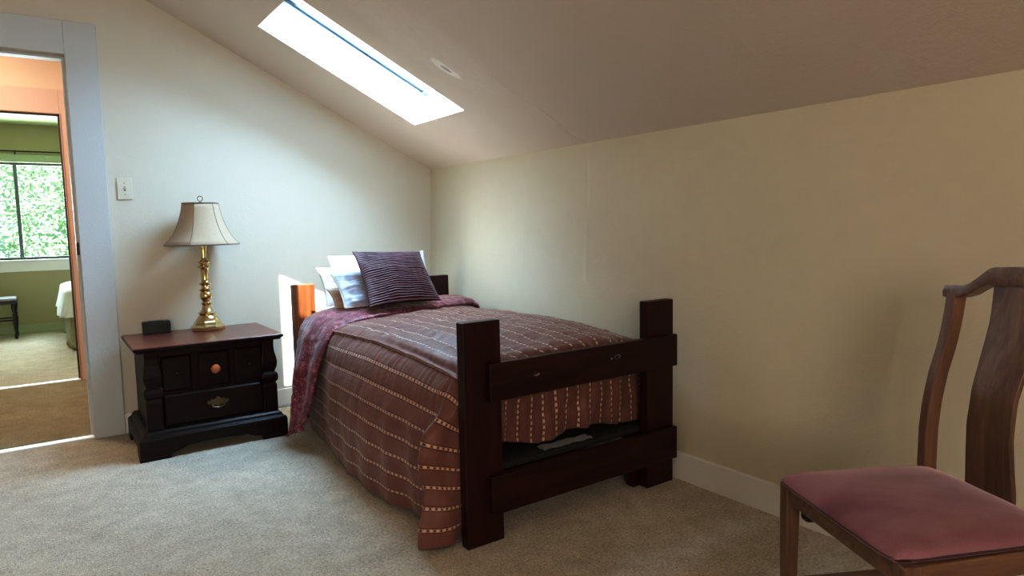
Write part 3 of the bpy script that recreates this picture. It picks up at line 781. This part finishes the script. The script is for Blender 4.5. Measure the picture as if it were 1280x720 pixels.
# side bulges: hem wanders, valley next to the folded flap
hf = np.clip(Hh/.58, 0, 1)
hem = np.interp(-Yg, [.66, .95, 1.2, 1.4, 1.57, 1.8, 1.95, 2.085], [.055, .035, -.01, -.03, -.045, -.03, .0, .01])
X += hem*hf**.9
X += -.02*np.sin(np.clip(hf,0,1)*PI)*smoothstep(.95, 1.2, -Yg)
# corner: side columns wrap round the foot corner
T = W/.40
rxk = np.interp(Hh, [0, .06, .12, .20, .30, .40, .50, .62], [-1.105, -1.125, -1.165, -1.235, -1.262, -1.252, -1.272, -1.285])
xs = X.copy(); ys0 = YF
ry = -2.175 - .02*hf; ex = -1.085 - .035*hf; ey = -2.212
def bez(a, b, c, t_): return (1-t_)**2*a + 2*t_*(1-t_)*b + t_**2*c
# two smooth legs meeting in a soft ridge
k = .50
t1 = np.clip(T/k, 0, 1); t2 = np.clip((T-k)/(1-k), 0, 1)
sx1 = xs + (rxk-xs)*(t1**1.7) + .02*hf*np.sin(PI*t1); sy1 = ys0 + (ry-ys0)*t1
sx2 = rxk + (ex-rxk)*t2; sy2 = ry + (ey-ry)*(t2**.8) - .030*np.sin(PI*t2)*(.4+.6*hf)
side_x = np.where(T < k, sx1, sx2); side_y = np.where(T < k, sy1, sy2)
side_z = Z - .085*t2*(1-hf)*smoothstep(0,.1,Hh)
# foot: top columns roll over the end and hang behind the rails
R = .075
ang = np.clip(W/R, 0, PI/2)
zbot = np.interp(-X, [.12, .20, .35, .46, .60, .75, .93, 1.05], [.27, .262, .262, .285, .285, .262, .305, .33])
foot_y = YF - R*np.sin(ang) - .006*np.sin(np.clip((W-.1)/.3, 0, 1)*PI); drop = np.clip(W-R*PI/2, 0, None)/(.40-R*PI/2)
ztR = Z - R*(1-np.cos(ang)); foot_z = ztR - drop*(Z-R-zbot)
foot_x = X + .0*X
bl = smoothstep(UP-.16, UP-.02, Ug)
on = W > 0
X2 = np.where(on, foot_x*(1-bl) + side_x*bl, X); Y2 = np.where(on, foot_y*(1-bl) + side_y*bl, Yg); Z2 = np.where(on, foot_z*(1-bl) + side_z*bl, Z)
Pts = np.stack([X2, Y2, Z2], 2)
# smooth rows along v a little
for _ in range(3):
    Pts[:, 1:-1] = .25*Pts[:, :-2] + .5*Pts[:, 1:-1] + .25*Pts[:, 2:]
Nn = grid_normals(Pts)
if Nn[60, 60, 2] < 0: Nn = -Nn
S = .0755
big = npnoise(Ug*3.2, Vg*3.0, 1.) ; folds = npnoise(Ug*1.6, Vg*9, 3.); fine = npnoise(Ug*14, Vg*14, 5.)
gath = npnoise(Ug*7, Vg*62, 9.); gath2 = npnoise(Ug*10, Vg*30, 11.); diag = npnoise((Ug+Vg)*5, (Ug-Vg)*16, 13.)
foot = smoothstep(0, .08, W)*(1-bl)
topm = 1-smoothstep(UP-.06, UP+.04, Ug)
D = .010*big*topm + .015*folds*smoothstep(.05, .4, Hh)*smoothstep(.9, 1.15, -Yg)*(1-smoothstep(.0, .05, W)) + .003*fine + .006*np.clip(diag, 0, 1)*topm
D += .0055*gath*(np.exp(-(np.clip(Hh, 0, None)/.09)**2)*(Hh > 0) + .5*np.exp(-((UP-Ug)/.10)**2)*(Hh <= 0) + .04)
D += .003*gath2*(.15+.85*topm)
D += .0060*(np.abs(np.sin(PI*(Ug-UP)/(2*S)))**.6 - .6)
D += -.016*np.exp(-((Ug-UP+.022)/.012)**2)*smoothstep(.6, 1.4, Vg) + .006*np.exp(-((Ug-UP)/.006)**2)
D += -.012*np.exp(-((Ug-UP-.245)/.010)**2)*np.clip(.35+npnoise(Ug*0, Vg*3, 17.), 0, 1)
D += foot*(.020*npnoise(Ug*15, Vg*2.5, 21.) + .012*npnoise(Ug*34, Vg*4, 23.) + .010*np.abs(np.sin(PI*Ug/(2*S)))**.7)
# creases converging on the foot corner
D += .010*np.sin(60*(Vg-1.2)+8*Ug)*np.exp(-((Hh-.07)/.06)**2)*smoothstep(.0, .12, W)*.5
lim = smoothstep(0, .03, Z2-.0)
D = np.where(foot > .5, np.minimum(D, .035), D)
D += .022*npnoise(Ug*5, Vg*9, 41.)*smoothstep(0, .06, W)*bl*smoothstep(.02, .2, Hh)
Pts = Pts + Nn*D[..., None]
Pts[..., 2] = np.maximum(Pts[..., 2], .006 + .004*np.sin(Vg*40)**2)
# hem swings up and down
hemz = (.014-.010*smoothstep(.0, .1, W))*(1+npnoise(Ug*0+1., Vg*5, 30.))*smoothstep(.45, .62, Hh)
Pts[..., 2] += hemz
# keep clear of the foot posts and the wall
inpost = (Pts[..., 1] < FY+.05)&(Pts[...,0] > FX0-.004)
Pts[..., 1] = np.where(inpost, np.maximum(Pts[..., 1], FY+.05), Pts[..., 1])
fm = smoothstep(.02, .12, W)*(1-bl)
UVc = np.stack([Ug - UP + .5*S + .32*(Ug-.55)*fm, Vg + .004*npnoise(Ug*3, Vg*3, 40.)], 2)
comf = grid_mesh('comforter', Pts, UVc, COMF, None, .010)
nn = comf.data.polygons[5000].normal
tag(comf, 'brown comforter with pink dotted stripes spread over the bed and draped to the floor', 'comforter')
# piping cord
pp_ = Pts[np.argmin(abs(us-UP)), ::3][:78]; npp = Nn[np.argmin(abs(us-UP)), ::3][:78]
MB().tube([tuple(p + n_*.003) for p, n_ in zip(pp_, npp)], .0042, 8).build('piping', PIPE, comf, smooth=True)

# turned-back edge showing the maroon lining
na, nb = 250, 70
ub = np.linspace(.02, UT-.012, na); ab = np.linspace(0, 1, nb)
Ua, Aa = np.meshgrid(ub, ab, indexing='ij')
bx, bz = profile(Ua); Hb = np.clip(Ua-UP, 0, None); hb_ = np.clip(Hb/.58, 0, 1)
yh = np.interp(Ua, [0, .3, .8, UP-.05, UP+.1, UP+.35, UT], [-.50, -.50, -.52, -.56, -.60, -.64, -.69])
ye = np.interp(Ua, [0, .2, .5, .85, UP-.02, UP+.15, UP+.35, UT], [-.72, -.78, -.87, -.93, -.99, -1.0, -.99, -.86])
A2 = Aa
yy = yh + (ye-yh)*A2
zt = np.interp(-yy, [.5, .6, .9], [.628, .632, .612])
out_ = .026*np.sin(np.clip(A2, 0, 1)*PI)**.35 + .004 + .016*np.exp(-((Ua-.12)/.10)**2)
nxp = np.gradient(bx, axis=0); nzp = np.gradient(bz, axis=0); ln = np.hypot(nxp, nzp); nX, nZ = nzp/ln, -nxp/ln
flare = np.interp(Hb, [0, .15, .35, .62], [0, .015, .05, .085]) * np.sin(np.clip(A2, 0, 1)*PI*.5 + .55)
fx = bx + nX*out_ - flare + .02*hb_; fz = zt + bz*(zt-.03)/.62 + nZ*out_
fx += .018*np.sin(A2*9+1)*hb_
PF = np.stack([fx, yy, np.maximum(fz, .012 + .10*A2*hb_)], 2)
NF = grid_normals(PF)
if NF[60, 30, 2] < 0: NF = -NF
DF = .014*npnoise(Ua*2.2, A2*5, 12.)*(.4+hb_) + .008*npnoise(Ua*6, A2*3, 2.) + .004*npnoise(Ua*40, A2*5, 3.) + .004*npnoise(Ua*12, A2*12, 7.)
PF = PF + NF*DF[..., None]
PF[..., 0] = np.minimum(PF[..., 0], -.075); 
band = grid_mesh('turned_back_edge', PF, np.stack([Ua, A2*.34], 2), DAMASK, comf, .014)
band['label'] = 'maroon floral lining folded back at the pillow end'

# ------------------------------------------------------------------ pillows
def pillow(name, label, cat, corners, T, mat, n1=60, n2=60, pinch=.05, wr=.006, seed=0, ribs=0, group=None, piping=None, inset=None):
    BL, BR, TR, TL = [Vector(c) for c in corners]
    c0 = (BL+BR+TR+TL)/4; nrm = ((BR-BL).cross(TL-BL)).normalized()
    res = []
    for side in (1, -1):
        P_ = np.zeros((n1, n2, 3)); UV_ = np.zeros((n1, n2, 2))
        for i in range(n1):
            s = -1+2*i/(n1-1); s = math.sin(s*PI/2)*.35 + s*.65
            for j in range(n2):
                t_ = -1+2*j/(n2-1); t_ = (math.sin(t_*PI/2)*.35 + t_*.65) if not ribs else t_
                s2 = s*(1-pinch*(1-t_*t_)); t2 = t_*(1-pinch*(1-s*s))
                a, b = (s2+1)/2, (t2+1)/2
                p = BL*(1-a)*(1-b) + BR*a*(1-b) + TR*a*b + TL*(1-a)*b
                th = T*(max(0, (1-s**2)*(1-t_**2)))**.5 * (1 - .12*(s*s+t_*t_))
                ed = min(1, 6*min(1-abs(s), 1-abs(t_)))
                w = wr*ed*(noise.noise((s*2.2+seed, t_*2.2, side)) * 1.6 + .7*noise.noise((s*2+seed, t_*9, 2*side)) + .5*noise.noise((s*9+seed, t_*3, side*3)))
                if ribs: w += .0026*math.cos(2*PI*27*(t_+1)/2 + .5*noise.noise((s*3, t_*3, 1)) + PI)*min(1, 4*(1-abs(s)))
                p = p + nrm*side*(th + w)
                P_[i, j] = p; UV_[i, j] = ((s+1)/2, (t_+1)/2 + .0035*noise.noise((s*3, t_*6, 4)))
        res.append((P_, UV_))
    V = []; F = []; UVs = []
    for q, (P_, UV_) in enumerate(res):
        base = len(V); V += P_.reshape(-1,3).tolist(); UVs += UV_.reshape(-1,2).tolist()
        for i in range(n1-1):
            for j in range(n2-1):
                f_ = (base+i*n2+j, base+(i+1)*n2+j, base+(i+1)*n2+j+1, base+i*n2+j+1)
                F.append(f_ if q == 0 else f_[::-1])
    me = bpy.data.meshes.new(name); me.from_pydata(V, [], F)
    uvl = me.uv_layers.new(name='UVMap')
    for li, lp in enumerate(me.loops): uvl.data[li].uv = UVs[lp.vertex_index]
    me.materials.append(mat)
    bm = bmesh.new(); bm.from_mesh(me); bmesh.ops.remove_doubles(bm, verts=bm.verts, dist=.0004); bm.to_mesh(me); bm.free()
    for p in me.polygons: p.use_smooth = True
    o = bpy.data.objects.new(name, me); COL.objects.link(o)
    tag(o, label, cat, group)
    if piping:
        P_ = res[0][0]; loop = [P_[i, 0] for i in range(0, n1, 3)] + [P_[-1, j] for j in range(0, n2, 3)] + [P_[i, -1] for i in range(n1-1, -1, -3)] + [P_[0, j] for j in range(n2-1, -1, -3)]
        MB().tube([tuple(p) for p in loop], .004, 6, closed=True).build('piping', piping, o, smooth=True)
    return o
pillow('bed_pillow', 'plump white pillow standing upright at the back against the headboard', 'pillow', [(-.885,-.425,.60), (-.20,-.425,.60), (-.272,-.375,.937), (-.886,-.375,.926)], .034, WHITEF, seed=1)
pillow('bed_pillow', 'white pillow with a low left corner between the upright one and the grey one', 'pillow', [(-.975,-.555,.655), (-.36,-.555,.66), (-.37,-.470,.845), (-.992,-.470,.869)], .036, WHITEF, seed=5)
pillow('bed_pillow', 'beige pillow peeking out low at the left behind the grey satin pillow', 'pillow', [(-.965,-.665,.655), (-.42,-.665,.655), (-.43,-.585,.76), (-.985,-.585,.762)], .030, TANF, seed=9, wr=.010)
pillow('bed_pillow', 'blue-grey satin pillow leaning at the left behind the ribbed cushion', 'pillow', [(-.958,-.79,.670), (-.48,-.79,.670), (-.46,-.625,.862), (-.962,-.620,.842)], .042, GREYF, seed=13, wr=.014, piping=TANF)
pillow('throw_cushion', 'square dark plum cushion with satin ribs propped in front of the pillows', 'cushion', [(-.872,-.91,.676), (-.450,-.91,.680), (-.446,-.665,.945), (-.856,-.665,.960)], .062, RIB, 70, 220, .065, .006, 21, ribs=27)

# ------------------------------------------------------------------ chair
chair = thing('dining_chair', 'walnut splat-back dining chair with dusty rose velvet seat by the right wall', 'chair')
ang = math.atan2(.466, -.885)     # local +x = forward of the chair
Bp = Vector((-.428, -3.369, 0)); fwd = Vector((-.885, .466, 0)); sd = Vector((-.466, -.885, 0))
cc_ = Bp + sd*.19 + fwd*.19
chair.location = cc_
chair.matrix_world = Matrix(((fwd.x, -sd.x, 0, cc_.x), (fwd.y, -sd.y, 0, cc_.y), (0, 0, 1, 0), (0,0,0,1)))
def CL(f_, s_, z_): return Vector((f_-.19, -(s_-.19), z_))      # f forward of back line, s along the back line
def cbar(path, name, mat, bev=.004, sub=0):
    """path: list of (f, s, z, half width f, half width s)"""
    return MB().loft([[CL(f_-a, s_-b, z_), CL(f_+a, s_-b, z_), CL(f_+a, s_+b, z_), CL(f_-a, s_+b, z_)] for f_, s_, z_, a, b in path]).build(name, mat, chair, bevel=bev, seg=3)
def curve_f(z):   # back line leaning with an S curve
    return float(np.interp(z, [.0, .30, .46, .55, .62, .69, .75, .80, .85, .90, .95], [-.05, -.008, 0, -.001, -.008, -.022, -.040, -.052, -.060, -.066, -.068]))
for s_ in (.004, .376):
    zz = [0, .15, .30, .40] + list(np.linspace(.46, .895, 16))
    cbar([(curve_f(z), s_ , z, .0175 if z > .3 else .016, .0145) for z in zz], 'rear_post', CHAIRW)
# splat
m = MB(); rings = []
for z in np.linspace(.425, .925, 28):
    w = float(np.interp(z, [.47, .55, .66, .78, .87, .925], [.064, .060, .057, .060, .066, .071]))
    f_ = float(np.interp(z, [.47, .52, .60, .68, .76, .84, .925], [-.004, -.000, .004, -.004, -.026, -.050, -.064]))
    rings.append([CL(f_-.006, .19-w, z), CL(f_+.006, .19-w, z), CL(f_+.011, .19, z), CL(f_+.006, .19+w, z), CL(f_-.006, .19+w, z), CL(f_-.001, .19, z)])
m.loft(rings).build('splat', CHAIRW, chair, bevel=.002, smooth=True, angle=50)
# crest rail
m = MB(); rings = []
for s_ in np.linspace(-.022, .402, 61):
    d_ = min(s_+.022, .402-s_)
    zt_ = float(np.interp(d_, [0, .05, .075, .10, .13, .145, .2], [.908, .911, .918, .935, .957, .962, .966]))
    zb_ = float(np.interp(d_, [0, .02, .05, .075, .10, .13, .2], [.880, .879, .882, .890, .905, .920, .922]))
    f_ = -.066 + .0*d_
    rings.append([CL(f_-.017, s_, zb_), CL(f_+.017, s_, zb_), CL(f_+.019, s_, (zb_+zt_)/2), CL(f_+.013, s_, zt_), CL(f_-.013, s_, zt_), CL(f_-.019, s_, (zb_+zt_)/2)])
m.loft(rings).build('crest_rail', CHAIRX, chair, smooth=True, angle=40)
# seat frame rails, legs
def rail(a, b, z0, z1, w, name):
    a = Vector(a); b = Vector(b); d_ = (b-a).normalized(); n_ = Vector((-d_.y, d_.x, 0))*w/2
    vs = [p + q + Vector((0,0,z)) for p in (a, b) for q in (-n_, n_) for z in (z0, z1)]
    return MB().add(vs, [(0,1,3,2),(4,6,7,5),(0,4,5,1),(2,3,7,6),(0,2,6,4),(1,5,7,3)]).build(name, CHAIRX, chair, bevel=.004)
FR_L, FR_R = -.008, .418
fl = CL(.370, FR_L+.012, 0); fr = CL(.370, FR_R-.012, 0); rl = CL(0, .006, 0); rr = CL(0, .374, 0)
for p in (fl, fr):
    h = .0175
    MB().loft([[Vector((p.x-q, p.y-q, z)), Vector((p.x+q, p.y-q, z)), Vector((p.x+q, p.y+q, z)), Vector((p.x-q, p.y+q, z))] for z, q in ((0, .0135), (.25, .0165), (.36, h), (.432, h))]).build('front_leg', CHAIRW, chair, bevel=.004, seg=3)
rail((fl.x, fl.y-.018, 0), (fr.x, fr.y+.018, 0), .385, .425, .022, 'seat_rail')
rail((rl.x+.021, rl.y, 0), (fl.x-.018, fl.y, 0), .378, .428, .022, 'seat_rail'); rail((rr.x+.021, rr.y, 0), (fr.x-.018, fr.y, 0), .378, .428, .022, 'seat_rail'); rail((rl.x, rl.y-.017, 0), (rr.x, rr.y+.017, 0), .385, .43, .020, 'seat_rail')
rail((rl.x+.02, rl.y, 0), (fl.x-.015, fl.y, 0), .16, .185, .016, 'stretcher'); rail((rr.x+.02, rr.y, 0), (fr.x-.015, fr.y, 0), .16, .185, .016, 'stretcher')
# corner brace under the seat behind the front left leg
MB().box(fl.x-.045, fl.x-.019, fl.y-.045, fl.y-.012, .345, .378).build('corner_block', BLACKP, chair, bevel=.008)
# cushion
n = 41; P1 = np.zeros((n, n, 3)); P2 = np.zeros((n, n, 3))
for i in range(n):
    for j in range(n):
        a = -1+2*i/(n-1); b = -1+2*j/(n-1)
        a_ = math.sin(a*PI/2); b_ = math.sin(b*PI/2)
        rr_ = .10  # rounded corners
        k_ = 1 - rr_*max(0, abs(a_*b_))**6*.4
        f_ = .193 + a_*k_*.205; hw = .212 + (.196-.212)*(1-(a_+1)/2)
        s_ = .198 + b_*k_*hw - (.006)*(1-(a_+1)/2)
        e_ = (max(0, (1-a_**6)*(1-b_**6)))**.4
        dome = .012*(1-a_*a_)*(1-b_*b_)
        P1[i, j] = CL(f_, s_, .440 + .024*e_ + dome + .0012*noise.noise((a*3, b*3, 0)))
        P2[i, j] = CL(f_, s_, .434 - .006*e_)
V = P1.reshape(-1,3).tolist() + P2.reshape(-1,3).tolist(); F = []
for i in range(n-1):
    for j in range(n-1):
        q = i*n+j; F.append((q, q+n, q+n+1, q+1)); F.append((n*n+q, n*n+q+1, n*n+q+n+1, n*n+q+n))
m = MB(); m.v = [tuple(p) for p in V]; m.f = F; m.mi = [0]*len(F)
o = m.build('seat', VELVET, chair, smooth=True)
bm = bmesh.new(); bm.from_mesh(o.data); bmesh.ops.remove_doubles(bm, verts=bm.verts, dist=.0005); bmesh.ops.recalc_face_normals(bm, faces=bm.faces); bm.to_mesh(o.data); bm.free()
for p in o.data.polygons: p.use_smooth = True

# ------------------------------------------------------------------ light
sc = bpy.context.scene
w = bpy.data.worlds.new('world'); sc.world = w; w.use_nodes = True
bg = w.node_tree.nodes['Background']; bg.inputs[0].default_value = (.62, .80, 1.0, 1); bg.inputs[1].default_value = 2.2
def lamp(name, typ, loc, energy, color, direction=None, **kw):
    l = bpy.data.lights.new(name, typ); l.energy = energy; l.color = color
    for k_, v in kw.items(): setattr(l, k_, v)
    o = bpy.data.objects.new(name, l); COL.objects.link(o); o.location = loc
    if direction is not None: o.rotation_euler = Vector(direction).to_track_quat('-Z', 'Y').to_euler()
    return o
lamp('sun', 'SUN', (0, -3, 8), 42, (1, .93, .84), (.0, 1, -2.12), angle=math.radians(.6))
c_ = sl((S0+S1)/2, (SY0+SY1)/2, DEP+.09)
o = lamp('sky_light', 'AREA', c_, 62, (.47, .72, 1), None, shape='RECTANGLE', size=.55, size_y=.95)
zax = EN; yax = ES; xax = yax.cross(zax)
o.matrix_world = Matrix(((xax.x, yax.x, zax.x, c_.x), (xax.y, yax.y, zax.y, c_.y), (xax.z, yax.z, zax.z, c_.z), (0,0,0,1)))
lamp('rear_fill_light', 'AREA', (-3.2, -6.3, 1.5), 58, (1, .88, .76), (.1, 1, 0), shape='RECTANGLE', size=1.8, size_y=1.3)  # added warm fill lamp behind the camera; the rear wall has no window
lamp('hall_light', 'AREA', (-2.6, .9, 2.55), 21, (1, .80, .62), (0, 0, -1), shape='DISK', size=.4)
lamp('back_window_light', 'AREA', (-2.4, 5.25, 1.4), 100, (.85, .95, 1), (0, -1, -.25), shape='RECTANGLE', size=1.6, size_y=1.05)

sc.view_settings.view_transform = 'Standard'; sc.view_settings.look = 'None'; sc.view_settings.exposure = .28; sc.view_settings.gamma = 1
sc.view_settings.use_curve_mapping = True
cm = sc.view_settings.curve_mapping; cv = cm.curves[3]
for x_, y_ in ((.06, .035), (.30, .285), (.62, .68)): cv.points.new(x_, y_)
cm.update()
sc.cycles.max_bounces = 8; sc.cycles.diffuse_bounces = 5; sc.cycles.sample_clamp_indirect = 6
sc.cycles.use_denoising = True
